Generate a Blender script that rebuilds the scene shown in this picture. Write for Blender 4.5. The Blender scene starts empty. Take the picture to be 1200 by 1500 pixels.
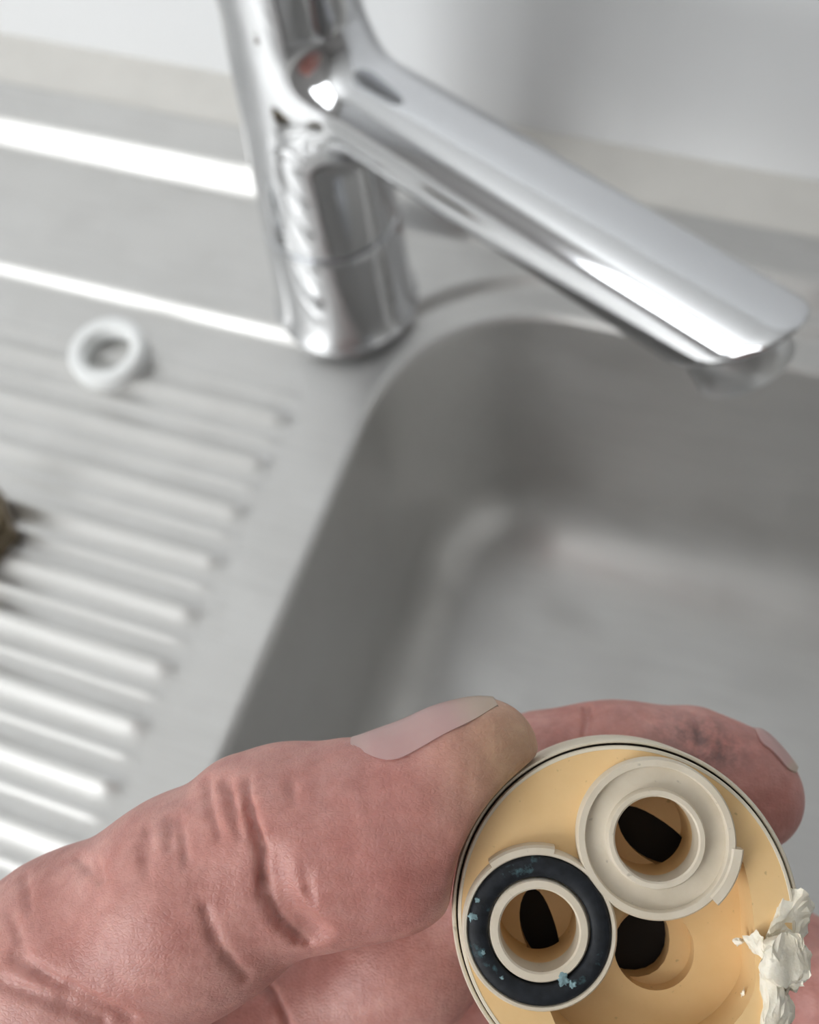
import bpy, bmesh, math, random
import numpy as np
from mathutils import Vector, Matrix, noise

# ------------------------------------------------------------------ camera, light, exposure
scene = bpy.context.scene
COL = scene.collection
CAM_POS = Vector((0.12492, -0.22584, 0.30444))
CAM_RIGHT = Vector((0.94429216, 0.3214833, -0.07043292))
CAM_UP = Vector((-0.25387405, 0.84773615, 0.465716))
CAM_BACK = Vector((0.20942845, -0.42189088, 0.88212687))

def frame(o, r, u, b):
    return Matrix(((r.x, u.x, b.x, o.x), (r.y, u.y, b.y, o.y), (r.z, u.z, b.z, o.z), (0, 0, 0, 1)))

cam = bpy.data.cameras.new('camera')
cam.sensor_fit = 'HORIZONTAL'; cam.sensor_width = 36; cam.lens = 45
cam.clip_start = 0.01; cam.clip_end = 20
cam.dof.use_dof = True; cam.dof.focus_distance = 0.1165; cam.dof.aperture_fstop = 24.5
cam_ob = bpy.data.objects.new('camera', cam); COL.objects.link(cam_ob)
cam_ob.matrix_world = frame(CAM_POS, CAM_RIGHT, CAM_UP, CAM_BACK)
scene.camera = cam_ob

world = bpy.data.worlds.new('sky'); scene.world = world; world.use_nodes = True
world.node_tree.nodes['Background'].inputs[0].default_value = (0.72, 0.86, 1.0, 1)
world.node_tree.nodes['Background'].inputs[1].default_value = 1.5

def area(name, loc, target, sx, sy, power, color):
    l = bpy.data.lights.new(name, 'AREA'); l.shape = 'RECTANGLE'; l.size = sx; l.size_y = sy
    l.energy = power; l.color = color
    o = bpy.data.objects.new(name, l); COL.objects.link(o); o.location = loc
    o.rotation_euler = (Vector(target) - Vector(loc)).to_track_quat('-Z', 'Y').to_euler()
    return o
area('window_front_offscreen', (-0.93, -1.665, 0.83), (-0.93, 0, 0.83), 1.26, 1.1, 30, (1.0, 0.99, 0.97))

vs = scene.view_settings
vs.view_transform = 'Standard'; vs.look = 'None'; vs.gamma = 1; vs.exposure = 0.22
vs.use_curve_mapping = False

# ------------------------------------------------------------------ helpers
rnd = random.Random(7)

def tag(o, label=None, cat=None, group=None, kind=None):
    for k, v in (('label', label), ('category', cat), ('group', group), ('kind', kind)):
        if v: o[k] = v
    return o

def link(name, me, mat=None, parent=None, smooth=True):
    o = bpy.data.objects.new(name, me); COL.objects.link(o)
    if mat is not None: me.materials.append(mat)
    if parent is not None: o.parent = parent
    if smooth: me.polygons.foreach_set('use_smooth', [True] * len(me.polygons))
    return o

def mesh(name, V, F):
    me = bpy.data.meshes.new(name)
    me.from_pydata([tuple(map(float, v)) for v in V], [], F); me.update()
    return me

def empty(name, mw):
    o = bpy.data.objects.new(name, None); COL.objects.link(o); o.empty_display_size = 0.02
    o.matrix_world = mw
    return o

def sharpen(me, deg=35):
    """smooth faces, sharp edges above the angle"""
    bm = bmesh.new(); bm.from_mesh(me)
    for f in bm.faces: f.smooth = True
    for e in bm.edges:
        e.smooth = len(e.link_faces) == 2 and e.calc_face_angle(0) < math.radians(deg)
    bm.to_mesh(me); bm.free()
    return me

def lathe(profile, n=96, c=(0, 0), closed=False):
    """profile: list of (r, z), revolved about the z axis at c"""
    V, F = [], []
    m = len(profile)
    for i in range(n):
        a = 2 * math.pi * i / n
        for r, z in profile: V.append((c[0] + r * math.cos(a), c[1] + r * math.sin(a), z))
    for i in range(n):
        j = (i + 1) % n
        for k in range(m if closed else m - 1):
            q = (k + 1) % m
            F.append((i * m + k, j * m + k, j * m + q, i * m + q))
    return V, F

def fix_normals(me):
    bm = bmesh.new(); bm.from_mesh(me)
    bmesh.ops.remove_doubles(bm, verts=bm.verts, dist=1e-7)
    bmesh.ops.recalc_face_normals(bm, faces=bm.faces)
    bm.to_mesh(me); bm.free()
    return me

def box_mesh(name, lo, hi, bevel=0.0):
    bm = bmesh.new(); bmesh.ops.create_cube(bm, size=1)
    for v in bm.verts:
        v.co = Vector([lo[k] + (v.co[k] + .5) * (hi[k] - lo[k]) for k in range(3)])
    if bevel:
        bmesh.ops.bevel(bm, geom=bm.edges[:], offset=bevel, segments=3, profile=.5, affect='EDGES')
    me = bpy.data.meshes.new(name); bm.to_mesh(me); bm.free()
    return sharpen(me, 50)

def prism(poly, z0, z1):
    n = len(poly)
    V = [(x, y, z0) for x, y in poly] + [(x, y, z1) for x, y in poly]
    F = [tuple(range(n))[::-1], tuple(range(n, 2 * n))] + [(i, (i + 1) % n, n + (i + 1) % n, n + i) for i in range(n)]
    return V, F

def circle(cx, cy, r, n=64):
    return [(cx + r * math.cos(2 * math.pi * i / n), cy + r * math.sin(2 * math.pi * i / n)) for i in range(n)]

def boolean(ob, cutters, op='DIFFERENCE'):
    par = ob.parent; ob.parent = None
    for V, F in cutters:
        me = fix_normals(mesh('cut', V, F)); c = bpy.data.objects.new('cut', me); COL.objects.link(c)
        m = ob.modifiers.new('b', 'BOOLEAN'); m.operation = op; m.object = c; m.solver = 'EXACT'
        dg = bpy.context.evaluated_depsgraph_get(); dg.update()
        new = bpy.data.meshes.new_from_object(ob.evaluated_get(dg))
        ob.modifiers.clear(); old = ob.data; ob.data = new
        bm = bmesh.new(); bm.from_mesh(new); bmesh.ops.triangulate(bm, faces=bm.faces, ngon_method='EAR_CLIP'); bm.to_mesh(new); bm.free()
        bpy.data.meshes.remove(old); bpy.data.objects.remove(c); bpy.data.meshes.remove(me)
    ob.parent = par
    return ob

# signed distance fields on a grid -> surface nets
class Grid:
    """axis-aligned grid; each axis is a list of (start, stop, step) stretches"""
    def __init__(s, *axes):
        s.ax = []
        for st in axes:
            a = np.concatenate([np.arange(lo, hi - 1e-6, h) for lo, hi, h in st] + [[st[-1][1]]])
            s.ax.append(a.astype(np.float32))
        s.n = [len(a) for a in s.ax]; s.h = min(h for st in axes for _, _, h in st)
    def field(s, v=12.0): return np.full(s.n, v, np.float32)
    def sub(s, lo, hi):
        sl = []
        for k in range(3):
            a = max(0, int(np.searchsorted(s.ax[k], lo[k])) - 1); b = min(s.n[k], int(np.searchsorted(s.ax[k], hi[k])) + 1)
            if b <= a: return None, None
            sl.append(slice(a, b))
        X = s.ax[0][sl[0]][:, None, None]; Y = s.ax[1][sl[1]][None, :, None]; Z = s.ax[2][sl[2]][None, None, :]
        return tuple(sl), (X, Y, Z)
    def locate(s, P):
        i = np.stack([np.clip(np.searchsorted(s.ax[k], P[:, k], side='right') - 1, 0, s.n[k] - 2) for k in range(3)], 1)
        t = np.stack([(P[:, k] - s.ax[k][i[:, k]]) / (s.ax[k][i[:, k] + 1] - s.ax[k][i[:, k]]) for k in range(3)], 1)
        return i, t

def cone_sdf(P, a, b, ra, rb):
    """capsule with linearly varying radius (close to exact for gentle tapers)"""
    X, Y, Z = P
    d = np.array(b, float) - np.array(a, float); L2 = max(float(d @ d), 1e-9)
    t = ((X - a[0]) * d[0] + (Y - a[1]) * d[1] + (Z - a[2]) * d[2]) / L2
    t = np.clip(t, 0, 1)
    q = np.sqrt((X - a[0] - t * d[0]) ** 2 + (Y - a[1] - t * d[1]) ** 2 + (Z - a[2] - t * d[2]) ** 2)
    return (q - (ra + (rb - ra) * t)).astype(np.float32)

def ell_sdf(P, c, R, rad):
    """ellipsoid; rows of R are its axes"""
    X, Y, Z = P[0] - c[0], P[1] - c[1], P[2] - c[2]
    q = [X * R[i][0] + Y * R[i][1] + Z * R[i][2] for i in range(3)]
    k0 = np.sqrt(sum((q[i] / rad[i]) ** 2 for i in range(3)))
    return ((k0 - 1) * min(rad)).astype(np.float32)

def smin(a, b, k):
    if k <= 0: return np.minimum(a, b)
    h = np.maximum(k - np.abs(a - b), 0) / k
    return np.minimum(a, b) - h * h * k * .25
def smax(a, b, k): return -smin(-a, -b, k)

def add_cone(g, F, a, b, ra, rb, k):
    m = max(ra, rb) + max(k, 1) + 7
    sl, P = g.sub([min(a[i], b[i]) - m for i in range(3)], [max(a[i], b[i]) + m for i in range(3)])
    if sl: F[sl] = smin(F[sl], cone_sdf(P, a, b, ra, rb), k)

def chain(g, F, pts, k):
    for p, q in zip(pts, pts[1:]): add_cone(g, F, p[:3], q[:3], p[3], q[3], k)

def carve(g, F, pts, r, k):
    """groove along a polyline"""
    for p, q in zip(pts, pts[1:]):
        m = r + k + 2
        sl, P = g.sub([min(p[i], q[i]) - m for i in range(3)], [max(p[i], q[i]) + m for i in range(3)])
        if sl: F[sl] = smax(F[sl], -cone_sdf(P, p, q, r, r), k)

def surface_nets(g, F):
    n = g.n
    ins = F < 0
    c = np.zeros([k - 1 for k in n], np.uint8)
    cs = [(i, j, k) for i in (0, 1) for j in (0, 1) for k in (0, 1)]
    sh = lambda A, o: A[o[0]:n[0] - 1 + o[0], o[1]:n[1] - 1 + o[1], o[2]:n[2] - 1 + o[2]]
    for o in cs: c += sh(ins, o)
    act = (c > 0) & (c < 8)
    idx = np.argwhere(act); ids = -np.ones(c.shape, np.int64); ids[act] = np.arange(len(idx))
    vals = {o: F[idx[:, 0] + o[0], idx[:, 1] + o[1], idx[:, 2] + o[2]].astype(np.float64) for o in cs}
    acc = np.zeros((len(idx), 3)); cnt = np.zeros(len(idx))
    for o in cs:
        for ax in range(3):
            if o[ax]: continue
            p = list(o); p[ax] = 1; p = tuple(p)
            a, b = vals[o], vals[p]; m = (a < 0) != (b < 0)
            t = np.where(m, a / np.where(m, a - b, 1), 0)
            pt = np.array(o, float)[None, :].repeat(len(idx), 0); pt[:, ax] = t
            acc[m] += pt[m]; cnt[m] += 1
    fr = acc / cnt[:, None]
    V = np.stack([g.ax[k][idx[:, k]] + fr[:, k] * (g.ax[k][idx[:, k] + 1] - g.ax[k][idx[:, k]]) for k in range(3)], 1)
    quads = []
    for ax in range(3):
        u, w = (ax + 1) % 3, (ax + 2) % 3
        A = [slice(None)] * 3; B = [slice(None)] * 3
        A[ax] = slice(0, n[ax] - 1); B[ax] = slice(1, n[ax])
        ch = ins[tuple(A)] != ins[tuple(B)]
        e = np.argwhere(ch)
        e = e[(e[:, u] > 0) & (e[:, w] > 0) & (e[:, u] < n[u] - 1) & (e[:, w] < n[w] - 1)]
        fl = ins[e[:, 0], e[:, 1], e[:, 2]]
        def cell(du, dw):
            q = e.copy(); q[:, u] -= du; q[:, w] -= dw
            return ids[q[:, 0], q[:, 1], q[:, 2]]
        q = np.stack([cell(0, 0), cell(1, 0), cell(1, 1), cell(0, 1)], 1)
        q[~fl] = q[~fl][:, ::-1]
        quads.append(q)
    return V, np.concatenate(quads)

def sample(g, F, P):
    """trilinear value of the field at points"""
    i, t = g.locate(P)
    r = 0
    for o in [(a, b, c) for a in (0, 1) for b in (0, 1) for c in (0, 1)]:
        w = np.prod([t[:, k] if o[k] else 1 - t[:, k] for k in range(3)], axis=0)
        r = r + w * F[i[:, 0] + o[0], i[:, 1] + o[1], i[:, 2] + o[2]]
    return r

def grad(g, F, P, e=None):
    e = e or g.h
    G = np.stack([(sample(g, F, P + np.eye(3)[k] * e) - sample(g, F, P - np.eye(3)[k] * e)) for k in range(3)], 1)
    return G / np.maximum(np.linalg.norm(G, axis=1, keepdims=True), 1e-9)

# ------------------------------------------------------------------ materials
class Mat:
    def __init__(s, name, **kw):
        s.m = bpy.data.materials.new(name); s.m.use_nodes = True
        s.t = s.m.node_tree; s.b = s.t.nodes['Principled BSDF']
        for k, v in kw.items(): s.set(k.replace('_', ' '), v)
    def set(s, k, v):
        i = s.b.inputs[k]
        if hasattr(v, 'is_linked') or isinstance(v, bpy.types.NodeSocket): s.t.links.new(v, i)
        elif isinstance(v, (tuple, list)) and len(v) == 3 and i.type == 'RGBA': i.default_value = (*v, 1)
        else: i.default_value = v
    def node(s, typ, ins=None, **props):
        n = s.t.nodes.new(typ)
        for k, v in props.items(): setattr(n, k, v)
        for k, v in (ins or {}).items():
            i = n.inputs[k]
            if isinstance(v, bpy.types.NodeSocket): s.t.links.new(v, i)
            elif isinstance(v, (tuple, list)) and i.type == 'RGBA' and len(v) == 3: i.default_value = (*v, 1)
            else: i.default_value = v
        return n
    def coord(s, scale=(1, 1, 1), kind='Object', rot=(0, 0, 0)):
        c = s.node('ShaderNodeTexCoord')
        return s.node('ShaderNodeMapping', {'Vector': c.outputs[kind], 'Scale': scale, 'Rotation': rot}).outputs[0]
    def noise(s, vec, scale, detail=3, rough=.5):
        return s.node('ShaderNodeTexNoise', {'Vector': vec, 'Scale': scale, 'Detail': detail, 'Roughness': rough}).outputs[0]
    def ramp(s, fac, stops):
        n = s.node('ShaderNodeValToRGB', {'Fac': fac}); e = n.color_ramp.elements
        while len(e) < len(stops): e.new(.5)
        for x, (p, c) in zip(e, stops): x.position = p; x.color = (*c, 1) if len(c) == 3 else c
        return n.outputs[0]
    def mix(s, f, a, b, mode='MIX'):
        n = s.node('ShaderNodeMix', data_type='RGBA', blend_type=mode)
        for k, v in ((0, f), (6, a), (7, b)):
            i = n.inputs[k]
            if isinstance(v, bpy.types.NodeSocket): s.t.links.new(v, i)
            elif isinstance(v, (tuple, list)): i.default_value = (*v, 1)
            else: i.default_value = v
        return n.outputs[2]
    def math(s, op, a, b=0.0):
        n = s.node('ShaderNodeMath', operation=op)
        for k, v in ((0, a), (1, b)):
            if isinstance(v, bpy.types.NodeSocket): s.t.links.new(v, n.inputs[k])
            else: n.inputs[k].default_value = v
        return n.outputs[0]
    def bump(s, h, strength, dist, normal=None):
        n = s.node('ShaderNodeBump', {'Height': h, 'Strength': strength, 'Distance': dist})
        if normal is not None: s.t.links.new(normal, n.inputs['Normal'])
        s.t.links.new(n.outputs[0], s.b.inputs['Normal'])
        return n.outputs[0]

def m_plain(name, col, rough=.5, var=.06, scale=20, metallic=0.0, bump=0.0):
    m = Mat(name, Roughness=rough, Metallic=metallic)
    n = m.noise(m.coord(), scale, 4)
    m.set('Base Color', m.ramp(n, [(.3, tuple(c * (1 - var) for c in col)), (.7, tuple(min(1, c * (1 + var)) for c in col))]))
    if bump: m.bump(n, bump, .001)
    return m.m

def m_steel(name, col, rough, stains=True):
    m = Mat(name, Metallic=1.0)
    br = m.noise(m.coord((30, 900, 900)), 1.0, 2)
    st = m.noise(m.coord(), 14, 5, .6)
    sp = m.noise(m.coord(), 38, 2, .4)
    c = m.ramp(br, [(.25, tuple(k * .95 for k in col)), (.75, tuple(min(1, k * 1.05) for k in col))])
    if stains:
        c = m.mix(m.ramp(st, [(.46, (0, 0, 0)), (.52, (.25, .25, .25)), (.8, (.35, .35, .35))]), c, tuple(min(1, k * 1.12) for k in col))
    m.set('Base Color', c)
    m.set('Roughness', m.ramp(sp, [(.3, (rough * .85,) * 3), (.7, (rough * 1.15,) * 3)]))
    m.bump(br, .05, .0002)
    return m.m

M = {}
M['wall'] = m_plain('white_wall_paint', (.80, .81, .82), .42, .01, 6)
M['wall_far'] = m_plain('reflection_darkening_grey', (.55, .53, .51), .6, .02, 6)  # for the unseen right and front walls, grey picked to darken reflections
M['ceiling'] = m_plain('ceiling_paint', (.82, .82, .81), .8, .01, 6)
M['floor'] = m_plain('floor_vinyl', (.28, .24, .20), .5, .15, 9)
M['worktop'] = m_plain('cream_laminate', (.74, .72, .68), .4, .03, 60)
M['frame'] = m_plain('window_frame_paint', (.85, .85, .85), .4, .01)
M['steel'] = m_steel('drainer_steel', (.640, .634, .620), .44)
M['bowl'] = m_steel('bowl_steel', (.640, .634, .620), .44, False)
M['chrome'] = m_plain('chrome', (.66, .67, .69), .07, .01, 8, 1.0)
M['chrome_end'] = m_plain('chrome_aerator', (.74, .75, .76), .28, .02, 8, 1.0)
M['brass'] = m_plain('bare_brass', (.55, .42, .22), .4, .1, 200, 1.0)

# ------------------------------------------------------------------ room
def room():
    y0, y1, x0, x1, z0, z1 = -1.55, 0.0957, -2.4, 2.0, -0.9, 1.5
    T = .12
    def wall(name, lo, hi, mat='wall'):
        return tag(link(name, box_mesh(name, lo, hi), M[mat], smooth=False), kind='structure')
    tag(wall('wall_back', (x0 - T, y1, z0), (x1 + T, y1 + T, z1)), 'plain white painted wall behind the sink', 'wall')
    tag(wall('wall_left', (x0 - T, y0, z0), (x0, y1, z1)), 'plain white side wall of the kitchen', 'wall')
    tag(wall('wall_right', (x1, y0, z0), (x1 + T, y1, z1), 'wall_far'), 'plain unseen side wall without window, greyed to darken reflections', 'wall')
    tag(wall('floor', (x0 - T, y0 - T, z0 - T), (x1 + T, y1 + T, z0), 'floor'), 'brown vinyl kitchen floor', 'floor')
    tag(wall('ceiling', (x0 - T, y0 - T, z1), (x1 + T, y1 + T, z1 + T), 'ceiling'), 'flat white kitchen ceiling', 'ceiling')
    # front wall with the window opening
    wx0, wx1, wz0, wz1 = -1.56, -0.3, 0.28, 1.38
    bm = bmesh.new()
    for lo, hi in (((x0, z0), (wx0, z1)), ((wx1, z0), (x1, z1)), ((wx0, z0), (wx1, wz0)), ((wx0, wz1), (wx1, z1))):
        r = bmesh.ops.create_cube(bm, size=1)
        for v in r['verts']:
            v.co = Vector((lo[0] + (v.co.x + .5) * (hi[0] - lo[0]), y0 - T + (v.co.y + .5) * T, lo[1] + (v.co.z + .5) * (hi[1] - lo[1])))
    me = bpy.data.meshes.new('wall_front'); bm.to_mesh(me); bm.free()
    tag(link('wall_front', me, M['wall_far'], smooth=False), 'unseen wall with the window opposite the sink, greyed to darken reflections', 'wall', kind='structure')
    w = empty('window_1', Matrix.Translation((wx0, y0 - .06, wz0)))
    tag(w, 'white framed kitchen window opposite the sink', 'window', kind='structure')
    W, H = wx1 - wx0, wz1 - wz0
    for nm, lo, hi in (('window_frame', (0, -.03, 0), (W, .03, .05)), ('window_frame', (0, -.03, H - .05), (W, .03, H)),
                       ('window_frame', (0, -.03, .05), (.05, .03, H - .05)), ('window_frame', (W - .05, -.03, .05), (W, .03, H - .05)),
                       ('window_mullion', (W / 2 - .03, -.03, .05), (W / 2 + .03, .03, H - .05))):
        link(nm, box_mesh(nm, lo, hi, .004), M['frame'], w, False)
room()

# ------------------------------------------------------------------ worktop
WT = 0.0083     # worktop height above the sink deck
SX0, SX1, SY0, SY1 = -0.52, 0.47, -0.44, 0.0665   # outer edge of the sink
def worktop():
    out = [(-1.4, -.53), (1.4, -.53), (1.4, .0957), (-1.4, .0957)]
    inn = [(SX0 + .012, SY0 + .012), (SX1 - .012, SY0 + .012), (SX1 - .012, SY1 - .012), (SX0 + .012, SY1 - .012)]
    V = [(x, y, z) for z in (WT - .04, WT) for x, y in out + inn]
    F = []
    for i in range(4):
        j = (i + 1) % 4
        F += [(8 + i, 8 + j, 12 + j, 12 + i), (i, 4 + i, 4 + j, j), (i, j, 8 + j, 8 + i), (4 + j, 4 + i, 12 + i, 12 + j)]
    me = fix_normals(mesh('worktop', V, F))
    tag(link('worktop', me, M['worktop'], smooth=False), 'cream laminate worktop strip between the steel sink and the wall', 'worktop')
worktop()

# ------------------------------------------------------------------ sink
BX0, BX1, BY0, BY1, BR = 0.0212, 0.43, -0.405, 0.0195, 0.066      # bowl mouth

def smooth01(t):
    t = np.clip(t, 0, 1); return t * t * (3 - 2 * t)

def rrect_sdf(x, y, x0, x1, y0, y1, r):
    cx, cy = (x0 + x1) / 2, (y0 + y1) / 2
    qx, qy = np.abs(x - cx) - (x1 - x0) / 2 + r, np.abs(y - cy) - (y1 - y0) / 2 + r
    return np.hypot(np.maximum(qx, 0), np.maximum(qy, 0)) + np.minimum(np.maximum(qx, qy), 0) - r

RECESS = 0.0042
def deck_height(x, y):
    # pressed rim all round: flange sits 8 mm above the deck
    d_out = np.minimum(np.minimum(x - SX0, SX1 - x), np.minimum(y - SY0, SY1 - y))
    t = np.clip((d_out - 0.0195) / 0.0095, 0, 1)
    z = 0.0095 * (1 - .5 * (t + smooth01(t)))
    z = z - 0.0010 * (1 - smooth01(d_out / 0.0016))
    # recess: drainer panel joined with a band round the bowl
    a = rrect_sdf(x, y, -0.47, 0.035, -0.40, -0.0215, 0.012)
    b = rrect_sdf(x, y, BX0, BX1, BY0, BY1, BR) - 0.0125
    h = np.maximum(0.030 - np.abs(a - b), 0) / 0.030
    s = np.minimum(a, b) - h * h * 0.030 * .25
    inside = smooth01((0.0030 - s) / 0.0065)
    z = z - RECESS * inside
    # drainer ridges run along x and end at the bowl
    k = (y + 0.0770) / 0.0198
    u = (k - np.round(k)) * 0.0198
    m = u - .0028
    prof = np.exp(-(m / np.where(m > 0, .0019, .0046)) ** 2) + .42 * np.exp(-((u + .0079) / .0015) ** 2) + .42 * np.exp(-((u - .0119) / .0015) ** 2)
    endx = 0.0005
    lim = smooth01((endx - x) / 0.009) * smooth01((x + 0.452) / 0.01) * smooth01((-0.041 - y) / 0.006) * smooth01((y + 0.385) / 0.01)
    return z + 0.0021 * prof * lim

def rr_loop(off, n_arc=20, n_side=24):
    """bowl outline moved inwards by off, as a closed loop"""
    x0, x1, y0, y1 = BX0 + off, BX1 - off, BY0 + off, BY1 - off
    r = max(BR - off * .75, .012)
    pts = []
    for cx, cy, a0, e in ((x1 - r, y1 - r, 0, (x0 + r, y1)), (x0 + r, y1 - r, 90, (x0, y0 + r)), (x0 + r, y0 + r, 180, (x1 - r, y0)), (x1 - r, y0 + r, 270, (x1, y1 - r))):
        for i in range(n_arc):
            a = math.radians(a0 + 90 * i / n_arc); pts.append((cx + r * math.cos(a), cy + r * math.sin(a)))
        a = math.radians(a0 + 90); s = (cx + r * math.cos(a), cy + r * math.sin(a))
        for i in range(n_side): pts.append((s[0] + (e[0] - s[0]) * i / n_side, s[1] + (e[1] - s[1]) * i / n_side))
    return pts

def sink():
    root = empty('kitchen_sink', Matrix.Translation((0, 0, 0)))
    tag(root, 'stainless steel kitchen sink with ridged drainer and deep bowl', 'sink')
    xs = np.unique(np.round(np.concatenate([np.arange(SX0, -.46, .0015), np.arange(-.46, -.012, .006), np.arange(-.012, .125, .001),
                                            np.arange(.125, .36, .005), np.arange(.36, .44, .0015), np.arange(.44, SX1 + 1e-6, .0015), [SX1]]), 6))
    ys = np.unique(np.round(np.concatenate([np.arange(SY0, -.34, .0012), np.arange(-.34, SY1, .0009), [SY1]]), 6))
    X, Y = np.meshgrid(xs, ys, indexing='ij')
    S = rrect_sdf(X, Y, BX0, BX1, BY0, BY1, BR)
    keep = S > 0
    nx, ny = X.shape
    cell = keep[:-1, :-1] | keep[1:, :-1] | keep[1:, 1:] | keep[:-1, 1:]
    used = np.zeros_like(keep)
    for a in (slice(0, -1), slice(1, None)):
        for b in (slice(0, -1), slice(1, None)): used[a, b] |= cell
    e = 1e-5
    Xs, Ys = X.copy(), Y.copy()
    for _ in range(3):                                   # pull the inner verts back on the bowl's edge
        Sx = rrect_sdf(Xs, Ys, BX0, BX1, BY0, BY1, BR)
        gx = (rrect_sdf(Xs + e, Ys, BX0, BX1, BY0, BY1, BR) - Sx) / e
        gy = (rrect_sdf(Xs, Ys + e, BX0, BX1, BY0, BY1, BR) - Sx) / e
        m = used & ~keep
        Xs = np.where(m, Xs - Sx * gx, Xs); Ys = np.where(m, Ys - Sx * gy, Ys)
    Z = deck_height(Xs, Ys)
    ids = -np.ones((nx, ny), int); ids[used] = np.arange(used.sum())
    V = np.stack([Xs[used], Ys[used], Z[used]], 1)
    c = np.argwhere(cell)
    F = np.stack([ids[c[:, 0], c[:, 1]], ids[c[:, 0] + 1, c[:, 1]], ids[c[:, 0] + 1, c[:, 1] + 1], ids[c[:, 0], c[:, 1] + 1]], 1)
    link('deck', mesh('deck', V, F.tolist()), M['steel'], root)
    # bowl: rolled edge, slightly tapered wall, generous bottom radius
    prof = []
    z0 = -RECESS
    r1, depth, taper, r2 = .0035, .134, .014, .046
    for i in range(7):
        a = math.radians(90 * i / 6); prof.append((r1 * math.sin(a), z0 - r1 * (1 - math.cos(a))))
    for i in range(1, 9): t = i / 9; prof.append((r1 + taper * t, z0 - r1 - (depth - r1 - r2) * t))
    for i in range(13):
        a = math.radians(90 * i / 12); prof.append((r1 + taper + r2 * (1 - math.cos(a)), z0 - depth + r2 - r2 * math.sin(a)))
    prof += [(r1 + taper + r2 + .02, z0 - depth - .0006), (r1 + taper + r2 + .06, z0 - depth - .002)]
    V, F = [], []
    for off, z in prof: V += [(x, y, z) for x, y in rr_loop(off)]
    n = len(rr_loop(0))
    for k in range(len(prof) - 1):
        for i in range(n):
            j = (i + 1) % n; F.append((k * n + i, k * n + j, (k + 1) * n + j, (k + 1) * n + i))
    # floor falls to the waste outlet
    wc = ((BX0 + BX1) / 2, (BY0 + BY1) / 2, z0 - depth - .005); wr = .045
    base = len(V); last = (len(prof) - 1) * n
    for i in range(n):
        x, y, _ = V[last + i]; a = math.atan2(y - wc[1], x - wc[0])
        V.append((wc[0] + wr * math.cos(a), wc[1] + wr * math.sin(a), wc[2]))
    for i in range(n):
        j = (i + 1) % n; F.append((last + i, last + j, base + j, base + i))
    me = fix_normals(mesh('bowl', V, F))
    if sum(p.normal.z for p in me.polygons) < 0: me.flip_normals()
    link('bowl', me, M['bowl'], root)
    pr = [(wr + .001, .0008), (wr - .004, .0012), (wr - .010, -.002), (.026, -.008), (.024, -.02), (.0005, -.021)]
    V, F = lathe(pr, 64)
    w = link('waste_outlet', sharpen(fix_normals(mesh('waste_outlet', V, F)), 40), M['chrome_end'], root); w.location = wc
sink()

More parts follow.
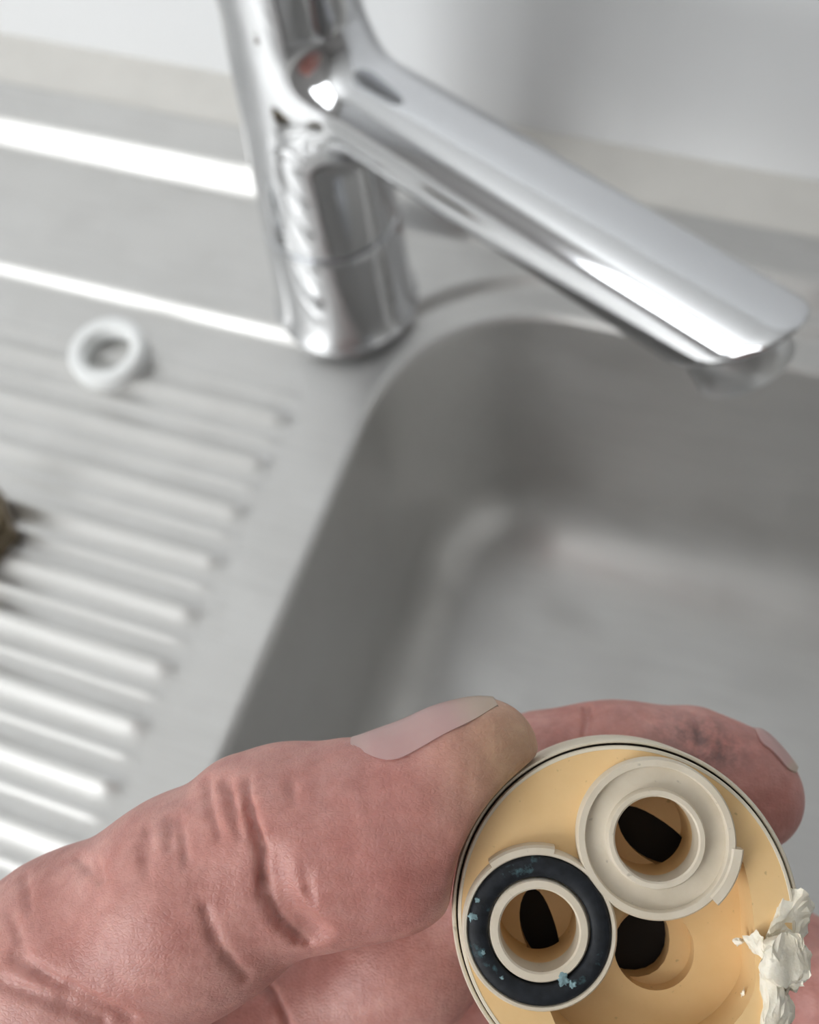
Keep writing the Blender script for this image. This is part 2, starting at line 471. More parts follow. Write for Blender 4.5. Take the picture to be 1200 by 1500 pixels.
# ------------------------------------------------------------------ mixer tap
def tap():
    root = empty('mixer_tap', Matrix.Translation((0, 0, 0)))
    tag(root, 'chrome mixer tap with a straight round spout standing behind the sink bowl', 'tap')
    R0 = lambda z: 26.0 - 6.4 * min(z / 125.0, 1.0)
    ZS = 46.0
    # lower sleeve
    pr = [(.3, 0.0), (26.6, 0.0), (27.4, .6), (27.4, 2.0), (26.8, 3.2)]
    pr += [(R0(z) + .9 * math.exp(-(z - 3.2) / 3.0), z) for z in np.linspace(3.2, ZS - .8, 26)]
    pr += [(R0(ZS) - .25, ZS - .25), (R0(ZS) - .9, ZS), (14.5, ZS)]
    V, F = lathe([(r / 1000, z / 1000) for r, z in pr], 128)
    link('base_sleeve', sharpen(fix_normals(mesh('base_sleeve', V, F)), 40), M['chrome'], root)
    V, F = lathe([((R0(ZS) - 1.6) / 1000, (ZS - 1) / 1000), ((R0(ZS) - 1.6) / 1000, (ZS + 2) / 1000)], 96)
    link('seam_ring', mesh('seam_ring', V, F), M['chrome'], root)
    # body and spout, one casting
    d = np.array([.9106, -.4133, 0.0]); s0 = 150.0; za = 104.0
    g = Grid([(-30, 172, 1.0)], [(-88, 30, 1.0)], [(40, 176, 1.0)])
    P = (g.ax[0][:, None, None], g.ax[1][None, :, None], g.ax[2][None, None, :])
    rad = np.sqrt(P[0] ** 2 + P[1] ** 2)
    body = rad - (26.0 - 6.4 * np.minimum(P[2] / 125.0, 1.0)) + 0 * P[2]
    body = smax(body, (ZS + .6) - P[2] + 0 * rad, 1.5)
    body = smax(body, P[2] - 158.0 + 0 * rad, 3.0)
    s = P[0] * d[0] + P[1] * d[1]; t = P[0] * -d[1] + P[1] * d[0]
    sp = np.sqrt(t ** 2 + (P[2] - za) ** 2) - 14.3 + 0 * s
    sp = smax(sp, -s + 0 * P[2], 1.0)
    sp = smax(sp, ((s - s0) - 1.05 * (P[2] - za)) / 1.45 + 0 * t, 1.8)
    F_ = smin(body.astype(np.float32), sp.astype(np.float32), 12.0)
    bore = smax(rad - 14.5 + 0 * P[2], 128.0 - P[2] + 0 * rad, .5)
    F_ = smax(F_, -bore, 1.2).astype(np.float32)
    V, Q = surface_nets(g, F_)
    for _ in range(3): V = V - grad(g, F_, V) * np.clip(sample(g, F_, V), -.5, .5)[:, None]
    N = grad(g, F_, V, 1.2)
    me = mesh('body', V / 1000, Q.tolist())
    o = link('body', me, M['chrome'], root)
    me.normals_split_custom_set_from_vertices([tuple(n) for n in N])
    V, F = lathe([(.0144, .129), (.0142, .1285), (.012, .1283), (.0003, .1283)], 64)
    link('cartridge_seat', mesh('cartridge_seat', V, F), M['brass'], root)
    # aerator along the cut's normal
    nrm = Vector((d[0] * .656, d[1] * .656, -.755)); c = Vector((d[0] * (s0 - 1.5), d[1] * (s0 - 1.5), za - 2.0)) / 1000
    pr = [(0.0115, -.006), (.0124, -.001), (.0124, .0090), (.0118, .0100), (.0102, .0102), (.0098, .0084), (.0003, .0082)]
    V, F = lathe(pr, 72)
    a = link('aerator', sharpen(fix_normals(mesh('aerator', V, F)), 35), M['chrome_end'], root)
    a.matrix_local = Matrix.Translation(c) @ nrm.to_track_quat('Z', 'Y').to_matrix().to_4x4()
tap()

# ------------------------------------------------------------------ small parts on the drainer
def small_parts():
    m = Mat('milky_plastic', Roughness=.45, Base_Color=(.93, .95, .94), Subsurface_Weight=.35)
    m.b.inputs['Subsurface Radius'].default_value = (.004, .004, .004)
    # washer
    pr = []
    ro, ri, h, b = .0148, .0090, .0086, .0018
    for cx, cz, a0 in ((ro - b, h - b, 0), (ri + b, h - b, 90), (ri + b, b, 180), (ro - b, b, 270)):
        for i in range(6):
            a = math.radians(a0 + 90 * i / 5); pr.append((cx + b * math.cos(a), cz + b * math.sin(a)))
    V, F = lathe(pr, 96, closed=True)
    o = link('plastic_washer', fix_normals(mesh('plastic_washer', V, F)), m.m)
    o.location = WASHER; o.rotation_euler = (math.radians(3), math.radians(-2), .3)
    tag(o, 'milky white plastic ring lying flat on the steel drainer', 'ring')
    # brass fitting
    br = Mat('tarnished_brass', Metallic=.85, Roughness=.42)
    n = br.noise(br.coord(), 260, 5, .6)
    br.set('Base Color', br.ramp(n, [(.3, (.10, .075, .045)), (.65, (.30, .24, .16)), (.85, (.45, .38, .28))])); br.bump(n, .3, .0006)
    root = empty('brass_nut', Matrix.Translation(NUT) @ Matrix.Rotation(math.radians(14), 4, 'Z'))
    tag(root, 'tarnished brown brass nut lying on the drainer ridges', 'nut')
    R = .017; hx = [(R * math.cos(math.radians(60 * i)), R * math.sin(math.radians(60 * i))) for i in range(6)]
    V, F = prism(hx, 0, .0085)
    hb = link('hexagon', fix_normals(mesh('hexagon', V, F)), br.m, root, False)
    boolean(hb, [prism(circle(0, 0, .0112, 48), -.01, .02)])
    md = hb.modifiers.new('bevel', 'BEVEL'); md.width = .0007; md.segments = 2
    pr = [(.0112, .0005)]
    for i in range(9): pr += [(.0136, .0085 + i * .0009), (.0130, .00895 + i * .0009)]
    pr += [(.0128, .0172), (.0112, .0172)]
    V, F = lathe(pr, 64, closed=True)
    link('threaded_collar', sharpen(fix_normals(mesh('threaded_collar', V, F)), 30), br.m, root)
WASHER = (-0.0774, -0.0490, -0.0042)
NUT = (-0.0899, -0.1318, -0.0012)
small_parts()

# ------------------------------------------------------------------ hand and cartridge share a frame (mm): x right, y up, z out of the cartridge's face
FACE = Vector((0.135257, -0.207876, 0.179081))
HAND = frame(FACE, CAM_RIGHT, CAM_UP, CAM_BACK)

TILT = Vector((0, 0, 1)).rotation_difference(Vector((-.40 * 24.36, .40 * 45.78, 116)).normalized()).to_matrix()

def mm(me):
    me.transform(Matrix.Scale(.001, 4)); return me

# ------------------------------------------------------------------ cartridge
def cartridge():
    root = empty('mixer_cartridge', HAND @ TILT.to_4x4())
    tag(root, 'round tan and cream plastic tap cartridge with torn edge held in fingers', 'cartridge')
    def plastic(name, c0, c1, rough, scale, bump=.15):
        m = Mat(name, Roughness=rough, Subsurface_Weight=.12)
        m.b.inputs['Subsurface Radius'].default_value = (.0012, .0008, .0005)
        n = m.noise(m.coord(), scale, 5, .6); f = m.noise(m.coord(), scale * 6, 3)
        c = m.ramp(n, [(.3, c0), (.7, c1)])
        sp = m.noise(m.coord(), 900, 2)
        m.set('Base Color', m.mix(m.ramp(sp, [(.70, (0, 0, 0)), (.76, (.55, .55, .55))]), c, tuple(k * .55 for k in c0)))
        m.bump(f, bump, .0002)
        return m.m
    tan = plastic('tan_plastic', (.77, .51, .235), (.85, .59, .30), .42, 90)
    cream = plastic('cream_plastic', (.63, .545, .42), (.73, .65, .53), .4, 160)
    shell_m = plastic('ivory_plastic', (.70, .62, .48), (.79, .72, .59), .38, 120)
    torn_m = plastic('torn_ivory_plastic', (.84, .76, .60), (.90, .85, .74), .5, 300, .5)
    dark = Mat('dark_ceramic', Roughness=.6, Base_Color=(.016, .011, .008), Specular_IOR_Level=.25).m
    # end plate with pocket, holes and slots
    A, B, C3 = PA, PB, HC
    V, F = prism(circle(0, 0, 18.6, 160), -8.8, 0)
    ob = link('end_plate', fix_normals(mesh('end_plate', V, F)), tan, root, False)
    boolean(ob, [prism(circle(0, 0, 14.6, 96), -12, -6)], 'UNION')
    pocket = POCKET
    # soften the polygon
    pl = list(pocket)
    for _ in range(2):
        pl = [q for i in range(len(pl)) for q in (((pl[i][0] * .75 + pl[(i + 1) % len(pl)][0] * .25), (pl[i][1] * .75 + pl[(i + 1) % len(pl)][1] * .25)),
                                                  ((pl[i][0] * .25 + pl[(i + 1) % len(pl)][0] * .75), (pl[i][1] * .25 + pl[(i + 1) % len(pl)][1] * .75)))]
    def lens(cx, cy, L, w, ang):
        p = []
        for i in range(24):
            a = 2 * math.pi * i / 24; x, y = L * math.cos(a), w * math.sin(a) + .12 * w * math.cos(2 * a)
            c, s = math.cos(ang), math.sin(ang); p.append((cx + c * x - s * y, cy + s * x + c * y))
        return p
    cuts = [prism(pl, -6.6, 3), prism(circle(*A, 4.72), -9.5, 3), prism(circle(*B, 4.5), -9.5, 3), prism(circle(*C3, 4.7, 40), -9.0, 3),
            prism(lens(*SA, 5.2, 2.5, math.radians(-34)), -12.5, -8),
            prism(lens(*SB, 4.8, 2.1, math.radians(-73)), -12.5, -8),
            prism(lens(*SC, 4.7, 3.9, math.radians(40)), -12.5, -7)]
    boolean(ob, cuts)
    mm(sharpen(ob.data, 30))
    V, F = lathe([(14.5, -12.6), (.02, -12.6)], 64)
    link('ceramic_disc', mm(fix_normals(mesh('ceramic_disc', V, F))), dark, root)
    # seal groove and shell
    V, F = lathe([(18.3, -1.0), (19.45, -1.0), (19.45, -2.6), (18.3, -2.6)], 128)
    link('seal_ring', mm(fix_normals(mesh('seal_ring', V, F))), dark, root)
    pr = [(19.12, -2.6), (19.12, -.75), (19.2, -.6), (19.42, -.55), (19.62, -.9), (19.62, -8.9), (19.3, -9.2), (15.2, -9.3), (14.9, -10.0), (14.9, -15.5), (14.5, -16), (7, -16), (7, -17), (.02, -17)]
    V, F = lathe(pr, 160)
    link('shell', mm(sharpen(fix_normals(mesh('shell', V, F)), 30)), shell_m, root)
    V, F = lathe([(18.55, -2.0), (18.88, -2.0), (18.88, -.12), (18.78, .04), (18.5, .06), (18.38, -.1)], 160, closed=True)
    link('rim', mm(sharpen(fix_normals(mesh('rim', V, F)), 40)), shell_m, root)
    # ports
    def port(c, ro, ri, to, ti, name):
        pr = [(ro + .25, -4.5), (ro, 1.75), (ro - .2, 2.05), (ri + .12, 2.05), (ri, 1.9), (ri - .05, 1.05), (to + .35, 1.0), (to + .1, 1.1), (to, 2.1),
              (to - .15, 2.3), (ti + .2, 2.3), (ti, 2.1), (ti - .05, -1.5)]
        V, F = lathe(pr, 112, c)
        return link(name, mm(sharpen(fix_normals(mesh(name, V, F)), 38)), cream, root)
    port(A, 8.85, 7.85, 5.45, 4.62, 'port_collar')
    port(B, 8.65, 8.05, 5.5, 4.42, 'port_collar')
    # raised lug on the upper port
    V, F = [], []
    a0, a1, n = math.radians(-47), math.radians(-6), 14
    for i in range(n + 1):
        a = a0 + (a1 - a0) * i / n
        for r, z in ((8.3, -3), (9.75, -3), (9.6, 2.0), (9.4, 2.25), (8.5, 2.25), (8.3, 2.1)):
            V.append((A[0] + r * math.cos(a), A[1] + r * math.sin(a), z))
    for i in range(n):
        for k in range(6): q = (k + 1) % 6; F.append((i * 6 + k, (i + 1) * 6 + k, (i + 1) * 6 + q, i * 6 + q))
    F += [tuple(range(6)), tuple(range(n * 6, n * 6 + 6))]
    link('lug', mm(sharpen(fix_normals(mesh('lug', V, F)), 30)), cream, root)
    # lug at the left of the lower port
    V, F = [], []
    a0, a1 = math.radians(78), math.radians(128)
    for i in range(n + 1):
        a = a0 + (a1 - a0) * i / n
        for r, z in ((8.2, -3), (9.3, -3), (9.15, 1.7), (8.9, 2.1), (8.3, 2.2)):
            V.append((B[0] + r * math.cos(a), B[1] + r * math.sin(a), z))
    for i in range(n):
        for k in range(5): q = (k + 1) % 5; F.append((i * 5 + k, (i + 1) * 5 + k, (i + 1) * 5 + q, i * 5 + q))
    F += [tuple(range(5)), tuple(range(n * 5, n * 5 + 5))]
    link('lug', mm(sharpen(fix_normals(mesh('lug', V, F)), 30)), cream, root)
    # bridge between the two ports
    br = [(-3.2, 5.6), (-1.4, 6.2), (-.2, 3.6), (-.6, 1.6), (-1.8, .6), (-3.6, 3.2)]
    V, F = prism(br, -3, .85)
    o = link('bridge', mm(fix_normals(mesh('bridge', V, F))), cream, root, False)
    md = o.modifiers.new('bevel', 'BEVEL'); md.width = .0004; md.segments = 2
    # black rubber gasket
    rub = Mat('black_rubber', Roughness=.55, Specular_IOR_Level=.3)
    c = rub.coord(); n1 = rub.noise(c, 260, 5, .65); n2 = rub.noise(c, 900, 3)
    base = rub.ramp(n2, [(.3, (.006, .007, .009)), (.7, (.014, .017, .022))])
    lime = rub.ramp(n1, [(.60, (0, 0, 0)), (.70, (.5, .5, .5)), (.8, (.9, .9, .9))])
    rub.set('Base Color', rub.mix(lime, base, (.12, .25, .28))); rub.bump(n2, .25, .0003)
    pr = [(5.75, 1.0), (5.75, 2.0), (6.0, 2.28), (7.65, 2.28), (7.95, 2.0), (7.95, 1.0)]
    V, F = lathe(pr, 112, B, closed=True)
    gk = link('gasket', mm(sharpen(fix_normals(mesh('gasket', V, F)), 50)), rub.m, root)
    gk['label'] = 'black rubber gasket with pale blue lime spots'
    # lime crusts on the gasket
    lm = m_plain('lime_crust', (.20, .30, .32), .9, .5, 1500)
    for (x, y), r in LIME:
        bm = bmesh.new(); bmesh.ops.create_icosphere(bm, subdivisions=3, radius=1)
        for v in bm.verts:
            q = 1 + .9 * noise.noise(v.co * 1.6 + Vector((x, y, 0))) + .5 * noise.noise(v.co * 4 + Vector((y, x, 3)))
            v.co = Vector((x + v.co.x * r * q, y + v.co.y * r * q, 2.25 + v.co.z * .09 * q))
        me = bpy.data.meshes.new('lime_crust'); bm.to_mesh(me); bm.free()
        link('lime_crust', mm(me), lm, gk)
    # torn rim
    bm = bmesh.new()
    for pts in TORN:
        vs_ = [bm.verts.new((x + rnd.uniform(-.12, .12), y + rnd.uniform(-.12, .12), z)) for x, y, z in pts]
        r = bmesh.ops.convex_hull(bm, input=vs_)
        bmesh.ops.delete(bm, geom=list({e for e in r['geom_interior'] if isinstance(e, bmesh.types.BMVert)}), context='VERTS')
    bmesh.ops.recalc_face_normals(bm, faces=bm.faces)
    bmesh.ops.subdivide_edges(bm, edges=bm.edges[:], cuts=5, use_grid_fill=True)
    for v in bm.verts:
        v.co += noise.noise_vector(v.co * .55) * .55 + noise.noise_vector(v.co * 1.7) * .30 + noise.noise_vector(v.co * 4.5) * .07
    me = bpy.data.meshes.new('torn_edge'); bm.to_mesh(me); bm.free()
    o = link('torn_edge', mm(sharpen(me, 38)), torn_m, root)
    o['label'] = 'torn whitish plastic rim'
PA, PB, HC = (3.52, 8.81), (-9.70, -1.30), (4.12, -5.02)
SA, SB, SC = (4.92, 7.31), (-9.09, -3.77), (2.04, -4.63)
POCKET = [(-0.75, 0.72),(6.59, 4.00),(12.64, 7.47),(13.49, 6.23),(14.32, 1.23),(14.25, -3.85),(14.20, -8.16),(9.70, -13.27),(2.96, -15.27),(-4.51, -15.18),(-10.11, -9.49),(-2.04, -5.76)]
LIME = [((-17.17, -0.01), .42), ((-16.55, 1.84), .25), ((-7.07, -6.46), .6), ((-6.18, -6.86), .4), ((-15.96, -3.77), .22), ((-13.93, -6.38), .22)]
TORN = [
 [(18.53, 3.51, -0.50),(20.39, 3.28, 0.00),(20.85, 0.70, -0.50),(19.97, -1.92, -1.00),(17.57, -2.61, 0.00),(15.25, -1.90, 0.50),(15.72, -0.64, 1.20),(20.22, 2.24, -6.00),(22.29, 0.14, -6.00),(20.70, -3.55, -6.00)],
 [(15.51, -1.55, 1.00),(17.00, -0.44, 2.50),(19.14, -1.20, 1.50),(20.39, -3.70, 0.50),(19.77, -5.86, 0.50),(17.82, -6.77, 1.00),(15.77, -6.12, 2.00),(14.26, -5.25, 1.50),(14.47, -2.99, 2.80),(21.12, -4.95, -5.00),(18.66, -8.00, -5.00),(17.33, -3.55, -5.00)],
 [(13.08, -1.96, -0.40),(14.10, -1.06, 0.80),(15.17, -1.90, 1.40),(14.98, -3.81, 1.20),(14.14, -3.91, -0.20),(13.81, -3.15, -1.50),(15.63, -3.96, -2.00)],
 [(14.45, -5.39, 0.70),(15.16, -5.77, 1.30),(17.14, -6.84, 0.80),(17.91, -9.41, 0.20),(17.24, -12.31, 0.00),(15.22, -12.40, 1.00),(14.50, -10.77, 0.70),(19.42, -10.50, -6.00),(18.61, -14.60, -6.00),(16.23, -13.99, -5.00)],
 [(12.64, -2.79, -2.60),(13.28, -2.33, -2.00),(13.91, -2.96, -2.20),(13.01, -3.47, -3.00),(13.15, -2.81, -1.50)],
 [(13.21, -8.43, -2.80),(13.69, -8.09, -2.20),(13.62, -8.88, -2.40),(13.30, -9.14, -3.00),(13.40, -8.48, -2.00)],
 [(17.89, -6.54, 0.80),(19.05, -5.60, 1.00),(19.58, -6.57, 0.00),(18.80, -7.45, -0.50),(18.72, -8.02, -3.00)],
]
cartridge()

# ------------------------------------------------------------------ hand
def hand():
    g = Grid([(-128, -78, 1.3), (-78, 44, .42)], [(-122, -30, 1.3), (-30, 38, .42)], [(-62, -46, 1.2), (-46, 14, .42)])
    th = g.field()
    eye = np.array((-24.36, 45.78, 116.0))
    def crease(F, pts, r, k, lift=.05):
        on = []
        for p in pts:
            p = np.array(p); dv = (p - eye) / np.linalg.norm(p - eye)
            t = np.arange(95, 185, .25); v = sample(g, F, eye + dv * t[:, None]); i = int(np.argmax(v < 0))
            if v[i] < 0: on.append(tuple(eye + dv * (t[i] - lift)))
        carve(g, F, on, r, k)
    # thumb: metacarpal, proximal, joint, pad, tip   (x, y, z, radius)
    T = [(-111.16, -55.02, -24.00, 19.00), (-82.88, -26.04, -17.00, 16.50), (-65.49, -11.82, -12.00, 14.00), (-50.40, -1.17, -8.00, 12.00), (-39.47, 5.52, -6.50, 11.00)]
    chain(g, th, T, 5)
    chain(g, th, [(-39.47, 5.52, -6.50, 10.90), (-32.49, 6.74, -6.00, 10.60), (-26.80, 8.59, -5.80, 9.90), (-21.11, 12.33, -5.80, 8.60), (-17.05, 15.90, -5.80, 6.90), (-14.94, 17.52, -5.80, 5.50)], 3)
    chain(g, th, [(-34.85, 4.00, -5.00, 8.30), (-26.78, 5.29, -5.00, 7.60), (-21.12, 8.93, -5.50, 6.40)], 4)
    # fold of skin behind the nail, knuckle
    chain(g, th, [(-45.03, 10.90, -8.00, 5.00), (-39.24, 11.89, -8.00, 4.60), (-32.21, 12.71, -8.00, 3.70), (-30.31, 12.88, -8.00, 2.90)], 3)
    # creases of the joint, laid on the skin
    crease(th, [(-40.45, 6.34, 0.00), (-40.14, 3.25, 0.00), (-39.36, 0.93, 0.00), (-37.97, -1.08, 0.00), (-36.27, -2.47, 0.00), (-35.50, -3.02, 0.00)], 2.0, 1.4, 1.75)
    crease(th, [(-41.06, 7.89, 0.00), (-40.75, 4.02, 0.00), (-39.98, 1.31, 0.00), (-38.67, -0.77, 0.00), (-36.89, -2.32, 0.00), (-35.81, -3.02, 0.00)], .50, .4, .1)
    crease(th, [(-42.46, 12.53, 0.00), (-41.99, 9.82, 0.00), (-41.06, 7.50, 0.00)], .35, 1.0)
    for off, r in ((0, .24), (-28, .22), (-58, .22)):
        crease(th, [(-42.77 + 0.0773 * off, 15.62, 0.00), (-42.46 + 0.0773 * off, 12.14, 0.00), (-41.37 + 0.0773 * off, 9.05, 0.00)], r, .9)
    crease(th, [(-47.56, 0.93, 0.00), (-46.63, -2.17, 0.00), (-44.85, -4.87, 0.00), (-42.77, -6.96, 0.00)], .16, 1.2)
    crease(th, [(-69.21, -4.49, 0.00), (-63.03, -8.35, 0.00), (-56.07, -11.45, 0.00)], .40, 1.3)
    crease(th, [(-70.76, -7.58, 0.00), (-63.80, -9.90, 0.00), (-59.16, -11.91, 0.00)], .35, 1.2)
    # fine lines across the joint and along the back of the thumb
    rc = random.Random(4)
    for _ in range(12):
        x, y = rc.uniform(20, 470), 0
        y = 1140 + max(0, 330 - x) * .55 + rc.uniform(0, 190)
        l = rc.uniform(14, 34); bend = rc.uniform(-6, 6); a_ = rc.choice((1.1, 1.25, 1.35)) + rc.uniform(-.25, .25)
        ps = [(x + l * math.cos(a_) * q, y + l * math.sin(a_) * q + bend * (1 - q * q)) for q in (-1, 0, 1)]
        crease(th, [((u_ - 915) / 1500 * 116, -(w_ - 1342) / 1500 * 116, 0) for u_, w_ in ps], .18, .9, .13)
    bd = g.field()
    # palm
    chain(g, bd, [(-174.36, -114.22, -34.00, 24.00), (-126.36, -87.22, -34.00, 25.00), (-80.52, -71.74, -40.00, 20.00), (-60.63, -64.09, -44.00, 15.00)], 10)
    chain(g, bd, [(-126.36, -87.22, -34.00, 22.00), (-91.77, -106.95, -42.00, 19.00), (-65.40, -102.18, -46.00, 14.00)], 10)
    chain(g, bd, [(-77.64, -47.95, -32.00, 17.00), (-55.77, -44.41, -36.00, 14.50)], 9)
    # web between thumb and index
    chain(g, bd, [(-78.49, -29.82, -24.00, 12.00), (-62.49, -33.35, -27.00, 11.00), (-50.82, -35.56, -31.00, 11.00)], 7)
    # index finger
    ix = g.field()
    chain(g, ix, [(-55.36, -43.22, -34.00, 13.80), (-40.79, -28.65, -29.00, 12.00), (-25.31, -14.81, -26.00, 10.70), (-14.93, -3.27, -25.50, 9.80), (-5.49, 8.33, -25.50, 9.20)], 4)
    chain(g, ix, [(-5.49, 8.33, -25.50, 9.20), (3.94, 10.12, -25.50, 8.60), (14.04, 10.19, -24.50, 8.20), (19.81, 8.49, -23.50, 7.50), (21.97, 6.86, -23.00, 6.70)], 3)
    chain(g, ix, [(0.84, 10.87, -24.00, 7.80), (6.22, 11.12, -23.00, 7.80)], 3)
    crease(ix, [(-4.41, 23.82, 0.00), (-4.18, 22.43, 0.00), (-4.41, 20.65, 0.00), (-4.87, 17.94, 0.00)], .62, .35)
    crease(ix, [(7.97, 22.97, 0.00), (8.58, 21.19, 0.00), (8.43, 19.10, 0.00)], .28, .9)
    # fold at the finger's root
    crease(ix, [(-41.53, -6.65, 0.00), (-39.83, -8.74, 0.00), (-38.43, -11.45, 0.00), (-37.66, -14.54, 0.00)], .6, .4)
    bd = smin(bd, ix, 3.0)
    # middle, ring and little finger, curled under the cartridge
    for pts in ([(-60.63, -65.15, -44.00, 13.50), (-37.00, -47.97, -42.00, 11.20), (-9.61, -33.22, -42.00, 10.50), (13.56, -26.90, -42.00, 9.80), (32.11, -24.03, -38.00, 9.20), (36.73, -23.75, -33.00, 8.40)],
                [(-65.65, -84.62, -47.00, 13.00), (-37.40, -74.84, -47.00, 11.00), (-9.24, -63.30, -46.00, 10.00), (10.40, -56.39, -42.00, 9.20), (23.64, -51.22, -34.00, 8.50), (26.25, -49.61, -30.00, 7.80)],
                [(-68.09, -102.91, -48.00, 11.50), (-41.85, -97.45, -48.00, 9.50), (-20.04, -89.22, -46.00, 8.60), (-5.64, -80.06, -40.00, 8.00), (1.47, -74.41, -33.00, 7.20)]):
        f = g.field(); chain(g, f, pts, 4)
        bd = smin(bd, f, .8)
    F = smin(th, bd, 1.0)
    # flatten against the cartridge
    P = (g.ax[0][:, None, None], g.ax[1][None, :, None], g.ax[2][None, None, :])
    tl = np.array(TILT.transposed())
    q = [P[0] * tl[k][0] + P[1] * tl[k][1] + P[2] * tl[k][2] for k in range(3)]
    rad = np.sqrt(q[0] ** 2 + q[1] ** 2)
    cyl = np.maximum(rad - 19.8, np.maximum(q[2] - 6, -9.4 - q[2]))
    cyl = np.minimum(cyl, np.maximum(rad - 15.1, np.maximum(q[2] - 6, -17.2 - q[2])))
    F = smax(F, -cyl, 1.2).astype(np.float32)
    F[0], F[-1], F[:, 0], F[:, -1], F[:, :, 0], F[:, :, -1] = 1, 1, 1, 1, 1, 1
    V, Q = surface_nets(g, F)
    N = grad(g, F, V)
    # skin colour zones: flushed pads, sallow thumb tip, dirt
    def blob(c, r): return np.exp(-(np.linalg.norm(V - np.array(c), axis=1) / r) ** 2)
    red = .6 * blob((-25.92, 6.78, -1.00), 11) + .35 * blob((19.09, 5.88, -17.00), 8)
    sal = 1.0 * blob((-12.76, 18.58, -4.00), 6.5) + .6 * blob((-15.24, 15.63, -3.00), 5.5) + .3 * blob((-17.34, 12.24, -1.00), 6)
    dirt = 1.0 * blob((13.77, 16.96, -17.00), 4.0) + .7 * blob((16.43, 16.08, -17.00), 3.5) + .45 * blob((7.80, 18.53, -18.00), 5) + .5 * blob((-6.49, 17.64, -18.00), 3.5) + .35 * blob((21.88, 13.14, -20.00), 5)
    colr = np.stack([np.clip(red, 0, 1), np.clip(sal, 0, 1), np.clip(dirt, 0, 1), np.ones(len(V))], 1)
    me = mesh('hand', V, Q.tolist())
    at = me.color_attributes.new('skin_zones', 'FLOAT_COLOR', 'POINT'); at.data.foreach_set('color', colr.astype(np.float32).ravel())
    mm(me)
    sk = Mat('skin', Roughness=.42, Subsurface_Weight=.30, Subsurface_Scale=1.0)
    sk.b.inputs['Subsurface Radius'].default_value = (.0030, .0011, .0006)
    sk.b.inputs['Specular IOR Level'].default_value = .38
    z = sk.node('ShaderNodeSeparateColor', {'Color': sk.node('ShaderNodeAttribute', attribute_name='skin_zones').outputs['Color']})
    c = sk.coord()
    n1 = sk.noise(c, 130, 4, .6); n2 = sk.noise(c, 420, 4, .6); n3 = sk.noise(c, 1100, 3, .6)
    col = sk.ramp(n1, [(.28, (.52, .225, .19)), (.5, (.60, .295, .255)), (.75, (.68, .38, .335))])
    col = sk.mix(sk.math('MULTIPLY', z.outputs[0], .85), col, (.52, .17, .145))
    col = sk.mix(sk.math('MULTIPLY', z.outputs[1], .85), col, (.56, .37, .225))
    mott = sk.ramp(n2, [(.35, (.86, .82, .82)), (.65, (1, 1, 1))])
    col = sk.mix(1.0, col, mott, 'MULTIPLY')
    dn = sk.math('MULTIPLY', z.outputs[2], sk.ramp(sk.noise(c, 350, 5, .7), [(.34, (0, 0, 0)), (.58, (.8, .8, .8))]))
    col = sk.mix(dn, col, (.17, .11, .105))
    sk.set('Base Color', col)
    vo = sk.node('ShaderNodeTexVoronoi', {'Vector': sk.coord((1, 1.5, 1.2), rot=(0, 0, .5)), 'Scale': 1500.0}, feature='DISTANCE_TO_EDGE').outputs['Distance']
    ridg = sk.ramp(vo, [(0, (0, 0, 0)), (.22, (1, 1, 1))])
    hh = sk.math('ADD', sk.math('MULTIPLY', ridg, .22), sk.math('ADD', sk.math('MULTIPLY', n3, .5), sk.math('MULTIPLY', n2, 1.2)))
    fold = sk.noise(sk.coord((1.0, .22, .3), rot=(0, 0, -.49)), 900, 3, .55)
    hh = sk.math('ADD', hh, sk.math('MULTIPLY', fold, .8))
    sk.bump(hh, .38, .0003)
    ob = link('hand', me, sk.m); ob.matrix_world = HAND
    tag(ob, 'bare left hand holding the round plastic cartridge between thumb and index finger', 'hand')
    # nails: patches laid on the skin
    nm = Mat('nail', Roughness=.3, Subsurface_Weight=.25)
    nm.b.inputs['Subsurface Radius'].default_value = (.002, .001, .0007)
    u = nm.node('ShaderNodeAttribute', attribute_name='nail_along').outputs['Fac']
    st = nm.noise(nm.coord((1, 1, 1)), 500, 3)
    nm.set('Base Color', nm.mix(nm.math('MULTIPLY', st, .25), nm.ramp(u, [(0, (.56, .36, .33)), (.15, (.51, .295, .28)), (.70, (.53, .325, .305)), (.86, (.51, .39, .31)), (1, (.47, .37, .28))]), (.60, .46, .42)))
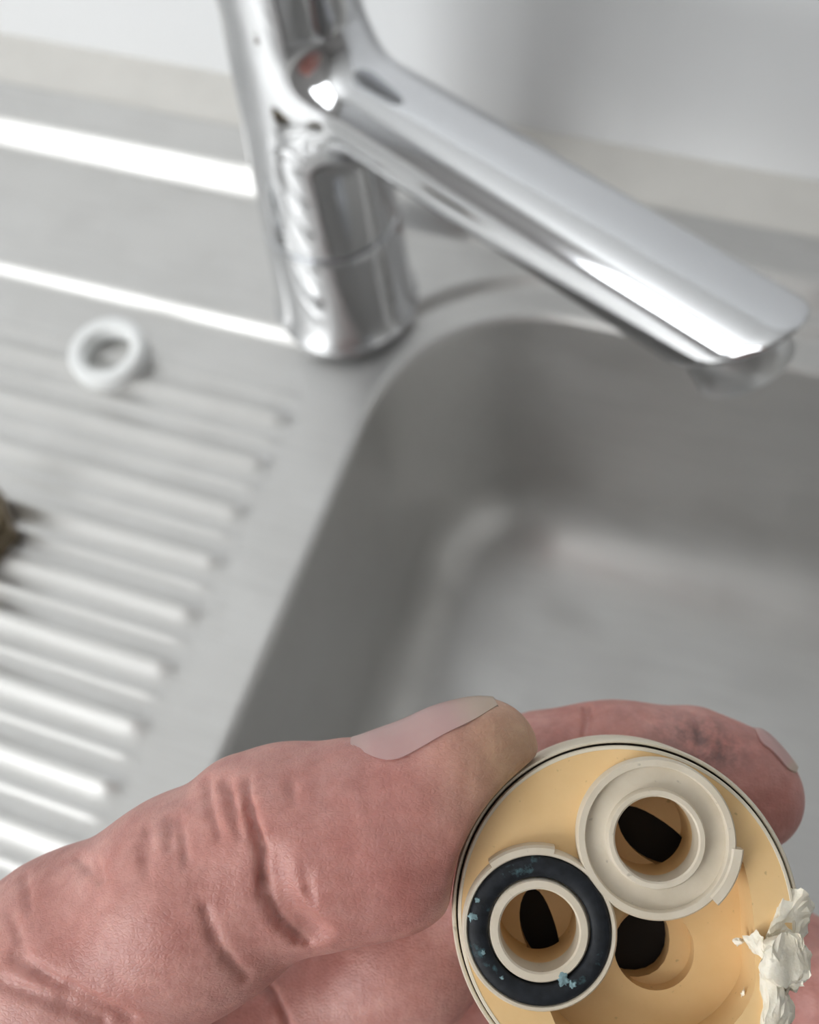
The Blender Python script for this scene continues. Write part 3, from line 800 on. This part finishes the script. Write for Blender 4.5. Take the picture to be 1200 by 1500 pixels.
    def nail(name, axis, up, half, lift, label):
        """axis: points base->tip inside the finger; up: nail normal"""
        ax = np.array(axis, float); up = np.array(up, float); up /= np.linalg.norm(up)
        nu, nv = 28, 22
        cum = np.concatenate([[0], np.cumsum(np.linalg.norm(np.diff(ax, axis=0), axis=1))]); L = cum[-1]
        top = np.zeros((nu, nv, 3)); Aw = []
        for i in range(nu):
            t = i / (nu - 1); s_ = t * L
            c = np.array([np.interp(s_, cum, ax[:, k]) for k in range(3)])
            dr = np.array([np.interp(min(s_ + .5, L), cum, ax[:, k]) - np.interp(max(s_ - .5, 0), cum, ax[:, k]) for k in range(3)]); dr /= np.linalg.norm(dr)
            u_ = up - dr * (up @ dr); u_ /= np.linalg.norm(u_); sd = np.cross(dr, u_)
            ww = half * (1 - .55 * max(0, (.25 - t) / .25) ** 2 - .22 * max(0, (t - .8) / .2) ** 2)
            for j in range(nv):
                ph = (j / (nv - 1) * 2 - 1) * ww
                dv = u_ * math.cos(ph) + sd * math.sin(ph)
                rr = np.linspace(1.5, 16, 120); vals = sample(g, F, c + dv * rr[:, None])
                k = np.argmax(vals > 0); r = rr[k - 1] + (rr[k] - rr[k - 1]) * (-vals[k - 1]) / (vals[k] - vals[k - 1]) if k > 0 else rr[0]
                top[i, j] = c + dv * (r + lift * (min(1, t / .12) * .75 + .25) * (1 - .5 * (2 * j / (nv - 1) - 1) ** 6))
        # smooth the plate
        for _ in range(6):
            q = top.copy(); q[1:-1] = (top[:-2] + top[2:] + 2 * top[1:-1]) / 4; top = q
            q = top.copy(); q[:, 1:-1] = (top[:, :-2] + top[:, 2:] + 2 * top[:, 1:-1]) / 4; top = q
        c0 = top.mean((0, 1)) - np.array([up * 4])[0]
        nrm = top - np.array([[np.array([np.interp(i / (nu - 1) * L, cum, ax[:, k]) for k in range(3)])] * nv for i in range(nu)])
        nrm /= np.linalg.norm(nrm, axis=2, keepdims=True)
        bot = top - nrm * .55
        V2 = np.concatenate([top.reshape(-1, 3), bot.reshape(-1, 3)]); o = nu * nv
        F2 = []
        for i in range(nu - 1):
            for j in range(nv - 1):
                a, b, c_, d_ = i * nv + j, i * nv + j + 1, (i + 1) * nv + j + 1, (i + 1) * nv + j
                F2 += [(a, b, c_, d_), (o + a, o + d_, o + c_, o + b)]
        for i in range(nu - 1):
            for j in (0, nv - 1): F2.append((i * nv + j, (i + 1) * nv + j, o + (i + 1) * nv + j, o + i * nv + j))
        for j in range(nv - 1):
            for i in (0, nu - 1): F2.append((i * nv + j, i * nv + j + 1, o + i * nv + j + 1, o + i * nv + j))
        me = mesh(name, V2, F2)
        al = np.tile(np.repeat(np.linspace(0, 1, nu), nv), 2).astype(np.float32)
        a_ = me.attributes.new('nail_along', 'FLOAT', 'POINT'); a_.data.foreach_set('value', al)
        fix_normals(me); sharpen(me, 50); mm(me)
        no = link(name, me, nm.m, ob); no['label'] = label
    nail('thumb_nail', [(-25.02, 9.70, -7.00), (-19.93, 13.31, -7.00), (-14.68, 17.25, -7.00), (-11.49, 19.38, -7.00)], NUP, 1.06, .50, 'pale pink thumb nail')
    nail('finger_nail', [(19.63, 8.75, -25.00), (22.31, 7.51, -24.00), (24.38, 5.93, -23.00)], (.72, .66, -.12), .95, .55, 'pale rim of the index finger nail')
NUP = (-.42, .80, -.20)
hand()
